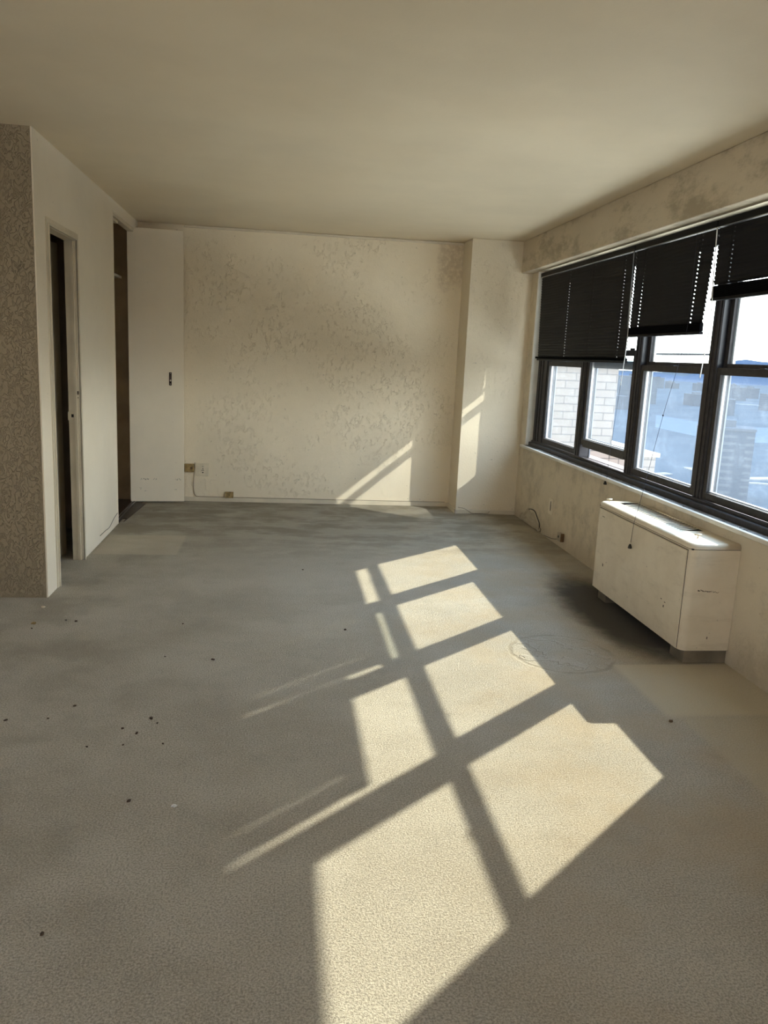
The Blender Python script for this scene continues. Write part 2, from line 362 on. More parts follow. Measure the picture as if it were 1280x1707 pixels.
boxes('latch_hole', [((XL-.052, DY1-.0075, .934), (XL-.038, DY1-.005, .954))], M_dark, sp)
sp2 = boxes('screw', [((XL-.013, DY1-.006, 1.078), (XL-.004, DY1-.002, 1.10)), ((XL-.011, DY1-.006, 1.055), (XL-.006, DY1-.002, 1.062))], M_scratch, df)
# the leaf, swung back inside the closet
bm = bmesh.new()
mt = Matrix.Translation((-1.452, 4.80, .012)) @ Matrix.Rotation(R(-4.0), 4, 'Z')
add_box(bm, (-.035, 0, 0), (0, .64, 1.99), .002, 1, mt)
d1 = lk('door_1', mesh(bm), simple('inner_door_paint', (.36, .32, .24), .5, nscale=4, namp=.15)); d1['kind'] = 'structure'

# door 2: tall flush closet door standing open in front of the back wall
bm = bmesh.new()
ang = math.atan2(7.392-7.336, .466)
mt = Matrix.Translation((-1.330, 7.336, .012)) @ Matrix.Rotation(ang, 4, 'Z')
add_box(bm, (0, 0, 0), (.469, .034, 2.372), .003, 2, mt)
d2 = lk('door_2', mesh(bm), M_door); d2['kind'] = 'structure'
def on_door(x, z, y=0): return mt @ Vector((x, y, z))
hx = .352
def handle():
    bm = bmesh.new(); m = mt @ Matrix.Translation((hx, 0, 1.108))
    add_box(bm, (-.011, -.008, -.058), (.011, 0, .058), .004, 2, m)
    return mesh(bm, True)
ho = lk('door_handle', handle(), M_bronze2, d2); tag(ho, 'dark tarnished bronze latch plate')
bm = bmesh.new(); m = mt @ Matrix.Translation((hx+.001, -.012, 1.094)); bmesh.ops.create_uvsphere(bm, u_segments=12, v_segments=8, radius=.007, matrix=m @ Matrix.Diagonal((1, 1, 1.5, 1))); lk('latch_bolt', mesh(bm, True), M_chrome, ho)
bm = bmesh.new()
for dz in (-.045, .048): bmesh.ops.create_uvsphere(bm, u_segments=10, v_segments=6, radius=.0045, matrix=mt @ Matrix.Translation((hx, -.009, 1.108+dz)))
lk('latch_screw', mesh(bm, True), M_chrome, ho)
# scuffs low on the door
bm = bmesh.new(); rnd = random.Random(4)
for (x0, x1, z) in ((.075, .175, .205), (.20, .24, .207), (.385, .44, .205), (.12, .14, .10), (.37, .40, .115), (.08, .10, .12)):
    k = int((x1-x0)/.006)
    for i in range(k):
        if rnd.random() < .3: continue
        xx = x0+i*.006; zz = z+rnd.uniform(-.006, .006); hh = rnd.uniform(.001, .004)
        add_box(bm, (xx, -.0012, zz-hh), (xx+rnd.uniform(.003, .008), .001, zz+hh), 0, 1, mt)
lk('scuff_mark', mesh(bm), simple('scuff_grey', (.20, .18, .15), .8), d2)

# crack scrawled near the bottom of the left wall
tube('wall_crack', curvepts([(XL+.001, 6.405, .093), (XL+.001, 6.25, .075), (XL+.001, 6.10, .045), (XL+.001, 5.95, .050), (XL+.001, 5.78, .052)]), .0022, M_dark, lwo, 6)

# closet contents
boxes_t = lambda *a, **k: boxes(*a, **k)
s = boxes('closet_shelf', [((-2.05, YL2-.09, 1.962), (-1.405, YB-.008, 1.985))], M_reveal, bev=.002, seg=1)
tag(s, 'pale painted wooden shelf high inside the dark closet', 'shelf')
s = boxes('access_plate', [((-1.56, YB-.012, 1.563), (-1.427, YB-.006, 1.668))], M_closet, bev=.002, seg=1)
tag(s, 'small brown-painted cover plate on the closet side wall below the shelf', 'wall plate')
s = boxes('closet_cleat', [((-2.0, YB-.014, .69), (-1.335, YB-.006, .702))], M_closet, bev=.001, seg=1)
tag(s, 'thin horizontal brown cleat low on the closet side wall', 'cleat')

# ------------------------------------------------------------ windows
XG = 2.28
wins = [(6.355, 6.765, 5.940), (5.436, 5.855, 5.022), (4.522, 4.938, 4.107), (3.610, 4.023, 3.205)]   # centre, far face, near face of each bay
mull = [5.897, 4.980, 4.065]
fr = bmesh.new()
add_box(fr, (2.262, 6.765, .70), (2.35, WY1-.0, WZ1), .002, 1); add_box(fr, (2.262, WY0, .70), (2.35, 3.205, WZ1), .002, 1)
add_box(fr, (2.254, 6.85, .70), (2.264, 6.875, 2.15), .001, 1); add_box(fr, (2.254, 6.92, .70), (2.264, 6.975, 2.15), .001, 1)
add_box(fr, (2.262, WY0, 2.11), (2.35, WY1, WZ1), .002, 1)
for m_ in mull:
    add_box(fr, (2.262, m_-.042, .70), (2.35, m_+.042, 2.15), .002, 1)
    add_box(fr, (2.256, m_-.026, .705), (2.264, m_-.010, 2.15), .001, 1); add_box(fr, (2.256, m_+.010, .705), (2.264, m_+.026, 2.15), .001, 1)
add_box(fr, (2.222, WY0, .672), (2.35, WY1, .708), .004, 1)
add_box(fr, (2.245, WY0, .708), (2.270, WY1, .724), .002, 1)
fro = lk('trim_9', mesh(fr), M_bronze); fro['kind'] = 'structure'
boxes('trim_10', [((2.35, WY0-.05, .64), (2.44, WY1+.05, .712))], M_cap, kind='structure', bev=.004)
for i, (cy, y1, y0) in enumerate(wins, 1):
    W = bpy.data.objects.new('window_%d' % i, None); COL.objects.link(W); W['kind'] = 'structure'; W.location = (XG, cy, .72)
    bpy.context.view_layer.update()
    def part(name, lst, mat, par=W, bev=.0015):
        bm = bmesh.new()
        for a, b in lst: add_box(bm, a, b, bev, 1)
        me = mesh(bm); me.transform(Matrix.Translation((-XG, -cy, -.72)))
        o = bpy.data.objects.new(name, me); COL.objects.link(o); me.materials.append(mat); o.parent = par; return o
    hw = .372; dz = .092 if i == 2 else 0.0
    gz0, gz1 = .768+dz, 1.388+dz
    a0, a1 = cy-hw, cy+hw
    xi0, xi1 = 2.270, 2.295
    lo = part('lower_sash', [((xi0, y0+.004, .724+dz), (xi1, a0, gz1+.038)), ((xi0, a1, .724+dz), (xi1, y1-.004, gz1+.038)),
                             ((xi0, a0, (.724 if dz == 0 else .800)), (xi1, a1, gz0)), ((xi0, a0, gz1), (xi1, a1, gz1+.038)),
                             ((xi0-.008, a0, gz0-.006), (xi0, a1, gz0-.001))], M_bronze)
    part('glazing_bead', [((xi1-.008, a1-.012, gz0), (xi1+.008, a1+.001, gz1)), ((xi1-.012, a0, gz0-.001), (xi1+.006, a1-.0, gz0+.006))], M_bead, lo)
    part('glass_pane', [((2.281, a0-.004, gz0-.004), (2.284, a1+.004, gz1+.004))], M_glass, lo, 0)
    part('sash_lock', [((xi0-.004, cy-.020, gz1+.036), (xi1, cy+.020, gz1+.042))] + ([((xi0-.004, cy-.36, gz1+.036), (xi0+.012, cy-.315, gz1+.052))] if i == 2 else []), M_bronze, lo)
    xo0, xo1 = 2.300, 2.325
    b0, b1 = cy-.402, cy+.372
    uz0 = 1.448
    us = part('upper_sash', [((xo0, y0+.002, uz0-.058), (xo1, b0, 2.115)), ((xo0, b1, uz0-.058), (xo1, y1-.004, 2.115)),
                             ((xo0, b0, uz0-.058), (xo1, b1, uz0)), ((xo0, b0, 2.07), (xo1, b1, 2.115))], M_bronze)
    part('glazing_bead', [((xo1-.006, b1-.016, uz0), (xo1+.010, b1+.001, 2.07))], M_bead, us)
    part('glass_pane', [((2.311, b0-.002, uz0-.004), (2.314, b1+.004, 2.075))], M_glass_up, us, 0)
    part('track', [((2.266, y1-.004, .722), (2.340, y1-.0004, 2.12)), ((2.266, y0+.0004, .722), (2.340, y0+.002, 2.12))], M_track)
    # outer storm frame
    st = [((2.342, y1-.010, .716), (2.352, y1+.001, 2.11)), ((2.342, y0-.001, .716), (2.352, y0+.004, 2.11))]
    if i in (2, 3): st.append(((2.344, y0+.004, 1.490), (2.352, y1-.010, 1.503)))
    if i == 2: st.append(((2.344, y0+.004, .800), (2.352, y1-.010, .862)))  # hidden bar added to stop sun through the gap below the sash
    part('storm_frame', st, M_storm)
# sill board
sb = bmesh.new()
add_box(sb, (XR-.010, WY0, WZ0-.006), (2.23, WY1, WZ0+.012), .0, 1)
sbo = lk('trim_11', mesh(sb), M_sill); sbo['kind'] = 'structure'
boxes('sill_lip', [((XR-.037, WY0-.03, WZ0-.010), (XR-.0095, WY1+.035, WZ0+.0125))], M_reveal, sbo, bev=.004, seg=3, smooth=True)
# crumbly paint on the sill
bm = bmesh.new(); rnd = random.Random(11)
for k in range(46):
    y = rnd.uniform(3.2, 6.6); x = rnd.uniform(2.18, 2.215); s_ = rnd.uniform(.002, .007)
    m = Matrix.Translation((x, y, WZ0+.013)) @ Matrix.Rotation(rnd.random()*3, 4, 'Z') @ Matrix.Diagonal((s_, s_*rnd.uniform(1, 3), .0015, 1))
    bmesh.ops.create_icosphere(bm, subdivisions=1, radius=1, matrix=m)
o = lk('paint_flakes', mesh(bm), M_scratch); tag(o, 'crumbs of dirt and flaked paint lying along the window sill', 'dirt', kind='stuff')

# ------------------------------------------------------------ venetian blinds
def add_slat(bm, y0, y1, zc, holes, tilt=R(70), w_=.0255, xc=2.190, camber=.0022):
    prof = []
    for v in (-.5, -.12, .12, .5):
        s_ = v*w_; c_ = camber*(1-4*v*v)
        # inner edge low: slats closed, concave to the street
        prof.append((xc - s_*math.cos(tilt) - c_*math.sin(tilt), zc + s_*math.sin(tilt) - c_*math.cos(tilt)))
    ys = [y0]
    for h_ in sorted(holes):
        if y0+.02 < h_ < y1-.02: ys += [h_-.0048, h_+.0048]
    ys.append(y1)
    cols = [[bm.verts.new((x, y, z)) for (x, z) in prof] for y in ys]
    for k in range(len(ys)-1):
        hole = (k % 2 == 1)
        for j in range(3):
            if hole and j == 1: continue
            bm.faces.new((cols[k][j], cols[k+1][j], cols[k+1][j+1], cols[k][j+1]))
def blind(label, y0, y1, zbot, holes, stack, near=lambda z: 0.0, step=None, jit=0.0, seed=1, y1f=lambda z: 0.0):
    rnd = random.Random(seed)
    T = thing('venetian_blind', label, 'blind', 'black venetian blinds along the window', (2.190, (y0+y1)/2, 2.15))
    bpy.context.view_layer.update()
    inv = T.matrix_world.inverted()
    def put(name, me, mat, par=T):
        me.transform(inv); o = bpy.data.objects.new(name, me); COL.objects.link(o); me.materials.append(mat); o.parent = par; return o
    bm = bmesh.new(); add_box(bm, (2.174, y0, 2.122), (2.206, y1, 2.158), .002, 1); hr = put('headrail', mesh(bm), M_blackmetal)
    bm = bmesh.new(); add_tube(bm, [(2.1715, y0+.002, 2.1215), (2.1715, y1-.002, 2.1215)], .0026, 8); put('headrail_glint', mesh(bm, True), M_metal, hr)  # thin pale tube added for the bright glint line under the headrail
    bm = bmesh.new(); z = 2.106; pitch = .0212; zt = zbot+.018+stack
    while z > zt:
        add_slat(bm, y0+near(z)+rnd.uniform(-jit, jit), y1+y1f(z)+rnd.uniform(-jit, jit), z, [h_+near(z)*.6 for h_ in holes]); z -= pitch
    me = mesh(bm)
    put('slats', me, M_black)
    sh = near(zbot)
    if stack:
        bm = bmesh.new(); n = int(stack/.0042)
        add_box(bm, (2.181, y0+sh+.002, zbot+.0155), (2.199, y1-.002, zbot+.014+stack))
        for k in range(n):
            z = zbot+.016+k*.0042
            add_box(bm, (2.1775-rnd.uniform(0, .001), y0+sh+rnd.uniform(-.004, .004), z), (2.2025, y1+rnd.uniform(-.003, .003), z+.0012))
        put('slat_stack', mesh(bm), M_matt)
    bm = bmesh.new(); add_box(bm, (2.1765, y0+sh, zbot), (2.2035, y1+y1f(zbot), zbot+.015), .004, 2); put('bottom_rail', mesh(bm), M_blackmetal)
    for h_ in holes:
        bm = bmesh.new()
        for xx in (2.1755, 2.2045): add_tube(bm, [(xx, h_, 2.123), (xx, h_+sh*.6, zbot+.004)], .0007, 5)
        put('ladder_cord', mesh(bm), M_black)
    return T, put
T1, put1 = blind('wide black venetian blind let down lowest, at the far end of the window', 4.994, 6.86, 1.430, [6.160, 5.657, 5.140], .018, seed=3, jit=.0012, y1f=lambda z: -(2.12-z)*.075)
T2, put2 = blind('black venetian blind half raised between the other two blinds', 4.022, 4.984, 1.594, [4.832, 4.175], .045, near=lambda z: max(0, min((2.06-z)*.6, .020+(2.06-z)*.09)), seed=5, jit=.0012)
T3, put3 = blind('black venetian blind raised highest, nearest the camera', 3.10, 4.012, 1.760, [3.870, 3.30], .060, seed=7, jit=.0008)
def cordset(put, T, pts, r=.0011, mat=M_cord, end=None, knot=None):
    bm = bmesh.new(); add_tube(bm, curvepts(pts, 6), r, 6)
    if knot is not None:
        bmesh.ops.create_uvsphere(bm, u_segments=8, v_segments=6, radius=.005, matrix=Matrix.Translation(knot))
    c_ = put('lift_cord', mesh(bm, True), mat)
    if end is not None:
        bm = bmesh.new(); e_ = Vector(end)
        add_tube(bm, [e_+Vector((0, 0, .010)), e_+Vector((0, 0, .004)), e_+Vector((0, 0, -.010)), e_+Vector((0, 0, -.014))], [.004, .007, .0115, .010], 12)
        put('cord_tassel', mesh(bm, True), M_dark, c_)
cordset(put1, T1, [(2.170, 5.000, 2.12), (2.170, 4.97, 1.60), (2.166, 4.985, 1.30), (2.161, 5.035, .84), (2.160, 5.04, .69), (2.156, 5.045, .66)], end=(2.154, 5.045, .646))
cordset(put1, T1, [(2.171, 4.995, 2.12), (2.171, 4.965, 1.60), (2.168, 4.98, 1.36), (2.166, 4.982, 1.29)], mat=M_cordw, r=.0020)
cordset(put2, T2, [(2.171, 4.212, 2.12), (2.172, 4.209, 1.60), (2.063, 4.150, 1.158), (1.960, 4.085, .72), (1.931, 4.070, .605), (1.922, 4.066, .56), (1.916, 4.065, .465)], end=(1.914, 4.065, .446), knot=(2.063, 4.150, 1.158))
cordset(put3, T3, [(2.168, 4.005, 2.12), (2.168, 3.988, 1.90), (2.168, 3.965, 1.65), (2.168, 4.000, 1.369)], mat=M_cordw, r=.0028)
def wire(put):
    bm = bmesh.new(); add_tube(bm, curvepts([(2.168, 4.984, 2.12), (2.168, 4.980, 1.9), (2.168, 4.974, 1.66)], 4), .0026, 6); put('tilt_wand', mesh(bm, True), M_storm)
wire(put2)

# ------------------------------------------------------------ convector under the window
CV = thing('convector', 'cream painted metal convector cabinet with slotted top under the window', 'radiator', None, (2.06, 4.03, 0))
bpy.context.view_layer.update(); inv = CV.matrix_world.inverted()
def putc(name, me, mat, par=CV):
    me.transform(inv); o = bpy.data.objects.new(name, me); COL.objects.link(o); me.materials.append(mat); o.parent = par; return o
X0, X1, Y0, Y1, Z0, Z1 = 1.940, XR-.002, 3.462, 4.605, .070, .600
bm = bmesh.new()
def prism(bm, poly, z0, z1):
    a = [bm.verts.new((x, y, z0)) for x, y in poly]; b = [bm.verts.new((x, y, z1)) for x, y in poly]
    n = len(poly); bm.faces.new(a[::-1]); bm.faces.new(b)
    for i in range(n): bm.faces.new((a[i], a[(i+1) % n], b[(i+1) % n], b[i]))
def rounded(x0, x1, y0, y1, r, n=8):
    P = [(x1, y0), (x1, y1)]
    for k in range(n+1): t_ = R(90+90*k/n); P.append((x0+r+r*math.cos(t_), y1-r+r*math.sin(t_)))
    for k in range(n+1): t_ = R(180+90*k/n); P.append((x0+r+r*math.cos(t_), y0+r+r*math.sin(t_)))
    return P
prism(bm, rounded(X0, X1, Y0, Y1, .034), Z0, .572)
body = putc('cabinet_body', mesh(bm), M_steel)
# lid with softened top edge and an opening for the grille
bm = bmesh.new(); gx0, gx1, gy0, gy1 = 2.040, 2.165, 3.76, 4.55
def ringpoly(off, z):
    return [bm.verts.new((x, y, z)) for x, y in rounded(X0+off, X1, Y0+off, Y1-off, .034-off*.6)]
lv = [ringpoly(0, .575), ringpoly(0, .585), ringpoly(.003, .5935), ringpoly(.009, .599), ringpoly(.017, .601)]
for a, b in zip(lv, lv[1:]):
    n = len(a)
    for i in range(n): bm.faces.new((a[i], a[(i+1) % n], b[(i+1) % n], b[i]))
top = lv[-1]; nT = len(top)
g_ = [bm.verts.new(v) for v in ((gx1, gy0, .601), (gx1, gy1, .601), (gx0, gy1, .601), (gx0, gy0, .601))]
g2 = [bm.verts.new((v.co.x, v.co.y, .570)) for v in g_]
# top: order of ring = (x1,y0),(x1,y1), far corner arc (9), near corner arc (9)
bm.faces.new((top[0], top[1], g_[1], g_[0]))
farc = top[2:11]; narc = top[11:20]
for i in range(8): bm.faces.new((farc[i], farc[i+1], g_[2]))
bm.faces.new((top[1], farc[0], g_[2], g_[1]))
bm.faces.new((farc[8], narc[0], g_[3], g_[2]))
for i in range(8): bm.faces.new((narc[i], narc[i+1], g_[3]))
bm.faces.new((narc[8], top[0], g_[0], g_[3]))
for i in range(4): bm.faces.new((g_[i], g_[(i+1) % 4], g2[(i+1) % 4], g2[i]))
bm.faces.new(g2)
me = mesh(bm)
for p_ in me.polygons: p_.use_smooth = abs(p_.normal.z) < .98
lid = putc('top_lid', me, M_steel)
bm = bmesh.new(); y = gy0+.012
while y < gy1-.07:
    a, b = Vector((gx0-.001, y, .6005)), Vector((gx1+.001, y+.055, .6005)); d = (b-a).normalized(); nrm = Vector((-d.y, d.x, 0))*.0055
    q = [bm.verts.new(v) for v in (a-nrm, b-nrm, b+nrm, a+nrm)]; q2 = [bm.verts.new(v.co+Vector((0, 0, -.0015))) for v in q]
    bm.faces.new(q); bm.faces.new(q2[::-1])
    for i in range(4): bm.faces.new((q[i], q2[i], q2[(i+1) % 4], q[(i+1) % 4]))
    y += .030
putc('grille', mesh(bm), M_steel, lid)
boxv = lambda lst, bev=0, seg=1: (lambda bm: ([add_box(bm, a, b, bev, seg) for a, b in lst], mesh(bm))[1])(bmesh.new())
putc('grille_well', boxv([((gx0+.0005, gy0+.0005, .5705), (gx1-.0005, gy1-.0005, .5725)), ((gx0+.0005, gy1-.003, .5725), (gx1-.0005, gy1-.0005, .598)), ((gx1-.003, gy0+.0005, .5725), (gx1-.0005, gy1-.003, .598)), ((gx0+.0005, gy0+.0005, .5725), (gx0+.003, gy1-.003, .598))]), M_dark, lid)
# front access panel, proud by 3 mm, with a dark gap round it
putc('front_panel', boxv([((X0-.006, Y0+.034, Z0+.001), (X0+.010, Y1-.034, .562))], .002, 2), M_steel)
putc('panel_gap', boxv([((X0-.0015, Y0+.0315, Z0+.004), (X0+.012, Y0+.0335, .566)), ((X0-.0015, Y0+.03, .5635), (X0+.012, Y1-.03, .5665)), ((X0-.0015, Y1-.033, .44), (X0+.012, Y1-.031, .566))]), M_dark)
putc('lid_gap', boxv([((X0+.006, Y0+.006, .570), (X1, Y1-.006, .577))]), M_dark)
M_foot = simple('grey_brown_base', (.22, .185, .135), .6, nscale=7, namp=.4)
putc('plinth', boxv([((X0+.13, Y0+.12, 0), (X1, Y1-.10, Z0))]), M_dark)  # near-black colour paints in the shadow of the toe recess
for yy0, yy1 in ((Y0+.012, Y0+.15), (Y1-.17, Y1-.05)): putc('foot', boxv([((X0+.030, yy0, 0), (X1, yy1, Z0))], .002), M_foot)
def knob(y, x):
    bm = bmesh.new(); add_tube(bm, [(x, y, .600), (x, y, .614)], .0028, 8); add_tube(bm, [(x-.016, y+.004, .617), (x+.016, y-.004, .617)], .0045, 8)
    putc('lid_knob', mesh(bm, True), M_steel)
knob(4.560, 1.985); knob(3.600, 2.040)
bm = bmesh.new(); rnd = random.Random(8)
for k in range(26):
    xx = X0+.055+k*.0042; zz = .375-.0004*k+rnd.uniform(-.003, .003); hh = rnd.uniform(.001, .0035)*(1-k/34)
    add_box(bm, (xx, Y0-.0008, zz-hh), (xx+.004, Y0+.001, zz+hh))
putc('rust_scratch', mesh(bm), M_scratch, body)
putc('paint_chip', boxv([((2.07, Y0-.0008, .129), (2.074, Y0+.001, .141))]), M_scratch, body)
bm = bmesh.new()
for (yy, zz, a, b) in ((4.445, .235, .005, .008), (4.45, .243, .002, .003), (3.66, .232, .004, .006), (3.65, .255, .006, .002), (3.69, .262, .005, .002), (4.50, .520, .016, .0015), (4.40, .262, .003, .002)):
    putc('paint_chip', boxv([((X0-.0068, yy-a, zz-b), (X0-.005, yy+a, zz+b))]), M_scratch)

# ------------------------------------------------------------ outlets, jacks, cables
O = boxes('wall_outlet', [((-.771, YB-.007, .238), (-.655, YB-.0002, .356))], M_ivory, bev=.0025)
tag(O, 'white square double-gang outlet plate on the back wall beside the closet door', 'outlet')
boxes('socket', [((-.757, YB-.0085, .305), (-.735, YB-.006, .335)), ((-.757, YB-.0085, .262), (-.735, YB-.006, .290))], M_ivory, O, bev=.001, seg=1)
boxes('socket_slot', [((-.712, YB-.0080, .322), (-.709, YB-.006, .333)), ((-.703, YB-.0080, .322), (-.700, YB-.006, .333)), ((-.709, YB-.0080, .300), (-.703, YB-.006, .312)),
                      ((-.716, YB-.0080, .285), (-.712, YB-.006, .296)), ((-.702, YB-.0080, .285), (-.698, YB-.006, .296)), ((-.713, YB-.0080, .266), (-.700, YB-.006, .275)), ((-.718, YB-.0080, .290), (-.696, YB-.0065, .2925))], M_dark, O)
J = boxes('phone_jack', [((-.872, YB-.028, .274), (-.783, YB-.0002, .350))], M_tan, bev=.004)
tag(J, 'yellow-brown surface phone jack half hidden behind the open closet door', 'phone jack')
boxes('jack_socket', [((-.818, YB-.031, .300), (-.796, YB-.026, .323))], M_brown, J)
J2 = boxes('cable_junction_box', [((-.500, YB-.030, .040), (-.424, YB-.0125, .098))], M_tan, bev=.003)
tag(J2, 'small tan cable box on top of the baseboard of the back wall', 'junction box')
bm = bmesh.new(); bmesh.ops.create_uvsphere(bm, u_segments=8, v_segments=6, radius=.005, matrix=Matrix.Translation((-.462, YB-.031, .068))); lk('screw', mesh(bm, True), M_brown, J2)
c_ = tube('cable', curvepts([(-.778, YB-.006, .362), (-.780, YB-.005, .300), (-.790, YB-.004, .20), (-.789, YB-.004, .10), (-.774, YB-.005, .055), (-.745, YB-.006, .0445), (-.62, YB-.006, .0435), (-.502, YB-.008, .0435)]), .0028, simple('taupe_cable', (.28, .22, .15), .6))
tag(c_, 'thin cable dropping from the outlet plate to the top of the baseboard', 'cable')
c_ = tube('cable', curvepts([(-.422, YB-.008, .0435), (-.2, YB-.006, .043), (.3, YB-.006, .0435), (.9, YB-.006, .043), (1.59, YB-.006, .0435)]), .0022, simple('taupe_wire', (.22, .17, .11), .6))
tag(c_, 'thin dark wire running along the baseboard top from the tan box to the corner', 'cable')
c_ = tube('cable', curvepts([(XC+.02, YC-.013, .062), (XC+.08, YC-.013, .050), (XC+.13, YC-.014, .022), (XC+.17, YC-.014, .006), (XC+.30, YC-.013, .010), (XC+.32, YC-.013, .03)]), .0022, simple('grey_wire', (.2, .16, .11), .6))
tag(c_, 'loose wire curling over the baseboard at the foot of the corner column', 'cable')
P = boxes('phone_plate', [((XR-.006, 6.11, .205), (XR-.0002, 6.205, .330))], M_ivory, bev=.002)
tag(P, 'narrow painted wall plate with a vertical slot under the window sill', 'wall plate')
boxes('slot', [((XR-.0075, 6.148, .235), (XR-.005, 6.160, .312))], M_dark, P)
P = boxes('phone_jack', [((XR-.030, 5.80, .055), (XR-.0002, 5.885, .118))], simple('dull_beige', (.42, .36, .26), .5, nscale=30, namp=.3), bev=.004)
tag(P, 'small beige surface jack low on the window wall beyond the convector', 'phone jack')
boxes('jack_socket', [((XR-.033, 5.838, .082), (XR-.028, 5.856, .098))], M_dark, P)
boxes('side_shade', [((XR-.031, 5.797, .058), (XR-.003, 5.801, .122))], M_brown, P, bev=.001, seg=1)
c_ = tube('cable', curvepts([(XR-.012, 5.888, .070), (XR-.014, 5.93, .052), (XR-.010, 6.00, .036), (XR-.006, 6.10, .020), (XR-.006, 6.25, .008)]), .0022, M_dark)
tag(c_, 'short dark wire from the beige jack down the window wall', 'cable')

# crumbling plaster patch low on the window wall
rnd = random.Random(21); bm = bmesh.new(); ny, nz_ = 34, 16; G = {}
def hgt(u, v):
    return .010*(.5+.5*math.sin(u*17+v*9)*math.cos(v*13-u*5)) + rnd.uniform(0, .009)
def edge(u): return .155*math.sin(math.pi*min(1, u*1.05))**.7*(1-.25*u)+.015*math.sin(u*23)
for i in range(ny+1):
    u = i/ny; y = 6.95-.62*u
    for j in range(nz_+1):
        v = j/nz_; z = max(.001, edge(u))*v
        x = XR-.0005-(hgt(u, v) if 0 < j < nz_ and 0 < i < ny else 0)
        G[i, j] = bm.verts.new((x, y, z+.001))
for i in range(ny):
    for j in range(nz_): bm.faces.new((G[i, j], G[i+1, j], G[i+1, j+1], G[i, j+1]))
me = mesh(bm, True)
pk = lk('crumbling_patch', me, plaster('crumbled_plaster', (.44, .38, .28), marks=.8, mscale=30, mdist=.004), wr)
tube('patch_crack', curvepts([(XR-.003, 6.78, .120), (XR-.004, 6.66, .150), (XR-.003, 6.55, .152), (XR-.004, 6.47, .115), (XR-.004, 6.40, .075), (XR-.006, 6.385, .03)], 5), .0045, M_dark, wr, 6)
tube('patch_curl', curvepts([(XR-.01, 6.385, .03), (XR-.02, 6.35, .05), (XR-.02, 6.31, .05), (XR-.018, 6.32, .025), (XR-.010, 6.38, .012)], 6), .003, M_brown, wr, 6)

# ------------------------------------------------------------ bits on the carpet
rnd = random.Random(5)
specks = [(-.999,2.941),(-.851,2.952),(-.779,3.06),(-.469,2.94),(-.657,2.722),(-.535,2.731),(-.396,2.735),(-.447,2.359),(-.545,1.778),(-.502,2.818),(-.48,4.037),(-.506,3.579),(-1.072,4.088),(-1.018,4.07),(-1.203,3.96),(-.286,3.54),(.165,5.114),(.354,3.949),(-.44,2.90),(-.56,2.86)]
for k, (x, y) in enumerate(specks):
    bm = bmesh.new(); s_ = rnd.uniform(.0045, .009)
    bmesh.ops.create_icosphere(bm, subdivisions=2, radius=1)
    for v in bm.verts: v.co *= 1+rnd.uniform(-.25, .25)
    me = mesh(bm, True); me.transform(Matrix.Rotation(rnd.random()*3, 4, 'Z') @ Matrix.Diagonal((s_, s_*rnd.uniform(.5, 1), s_*.45, 1)))
    o = lk('carpet_crumb', me, M_scratch); o.location = (x, y, s_*.3)
    tag(o, 'tiny dark crumb trodden into the grey carpet', 'crumb', 'dark crumbs on the carpet')
def crumb(name, loc, s_, mat, label, cat):
    bm = bmesh.new(); bmesh.ops.create_icosphere(bm, subdivisions=2, radius=1)
    for v in bm.verts: v.co *= 1+rnd.uniform(-.3, .3)
    me = mesh(bm); me.transform(Matrix.Diagonal((s_, s_*.7, s_*.5, 1))); o = lk(name, me, mat); o.location = loc; tag(o, label, cat)
crumb('paint_chip', (-.305, 2.322, .004), .009, M_cordw, 'lone white chip on the carpet left of the sun patches', 'chip')
crumb('plaster_chip', (-1.241, 4.293, .004), .011, M_ivory, 'pale plaster chip on the carpet near the entry wall corner', 'chip')
crumb('leaf_scrap', (-1.216, 4.03, .004), .014, M_tan, 'small tan scrap on the carpet at the left edge', 'scrap')
crumb('rust_flake', (1.599, 2.853, .004), .010, M_brown, 'rust-brown flake on the carpet in front of the convector', 'flake')

# ------------------------------------------------------------ outside
BW = thing('brick_wing', 'pale brick wing of the same building beyond the far windows', 'building', None, (2.9, 8.2, -30))
bpy.context.view_layer.update(); inv = BW.matrix_world.inverted()
def putb(name, me, mat):
    me.transform(inv); o = bpy.data.objects.new(name, me); COL.objects.link(o); me.materials.append(mat); o.parent = BW; return o
putb('brick_wall', boxv([((2.45, 7.9, -30), (3.40, 12, 4.5))]), M_brick)
putb('brick_parapet', boxv([((3.401, 7.9, -30), (3.90, 12, .50))]), M_brick)
putb('parapet_cap', boxv([((3.402, 7.87, .50), (3.93, 12, .54))]), M_cap)

t = NT('valley_ground'); p = t.pos((.01, .01, .01)); n = t.noise(p, 1.3, 8, .7); n2 = t.noise(p, 9, 4, .7)
c = t.mix(t.ss(n, .40, .62), (.014, .024, .036), (.023, .034, .047)); c = t.mix(t.math('MULTIPLY', t.ss(n2, .60, .68), .6), c, (.040, .050, .062))
t.bsdf(c, 1.0, 0, None, 0.0)
gd_ = boxes('ground', [((150, -3000, -62), (9000, 16000, -60))], t.m, kind='structure')
def facade(name, wall, win, sx=5.0, sz=3.4):
    t = NT(name); g = t.n('ShaderNodeNewGeometry'); q = t.n('ShaderNodeSeparateXYZ', {0: g.outputs['Position']})
    v = t.n('ShaderNodeCombineXYZ', {0: t.math('ADD', q.outputs[0], t.math('MULTIPLY', q.outputs[1], .8)), 1: q.outputs[2], 2: 0.0})
    bk = t.n('ShaderNodeTexBrick', {'Vector': v.outputs[0], 'Color1': win, 'Color2': win, 'Mortar': wall, 'Scale': 1.0, 'Mortar Size': 1.1, 'Brick Width': sx, 'Row Height': sz, 'Mortar Smooth': .1}, offset=0.0)
    t.bsdf(bk.outputs[0], 1.0, spec=0.0); return t.m
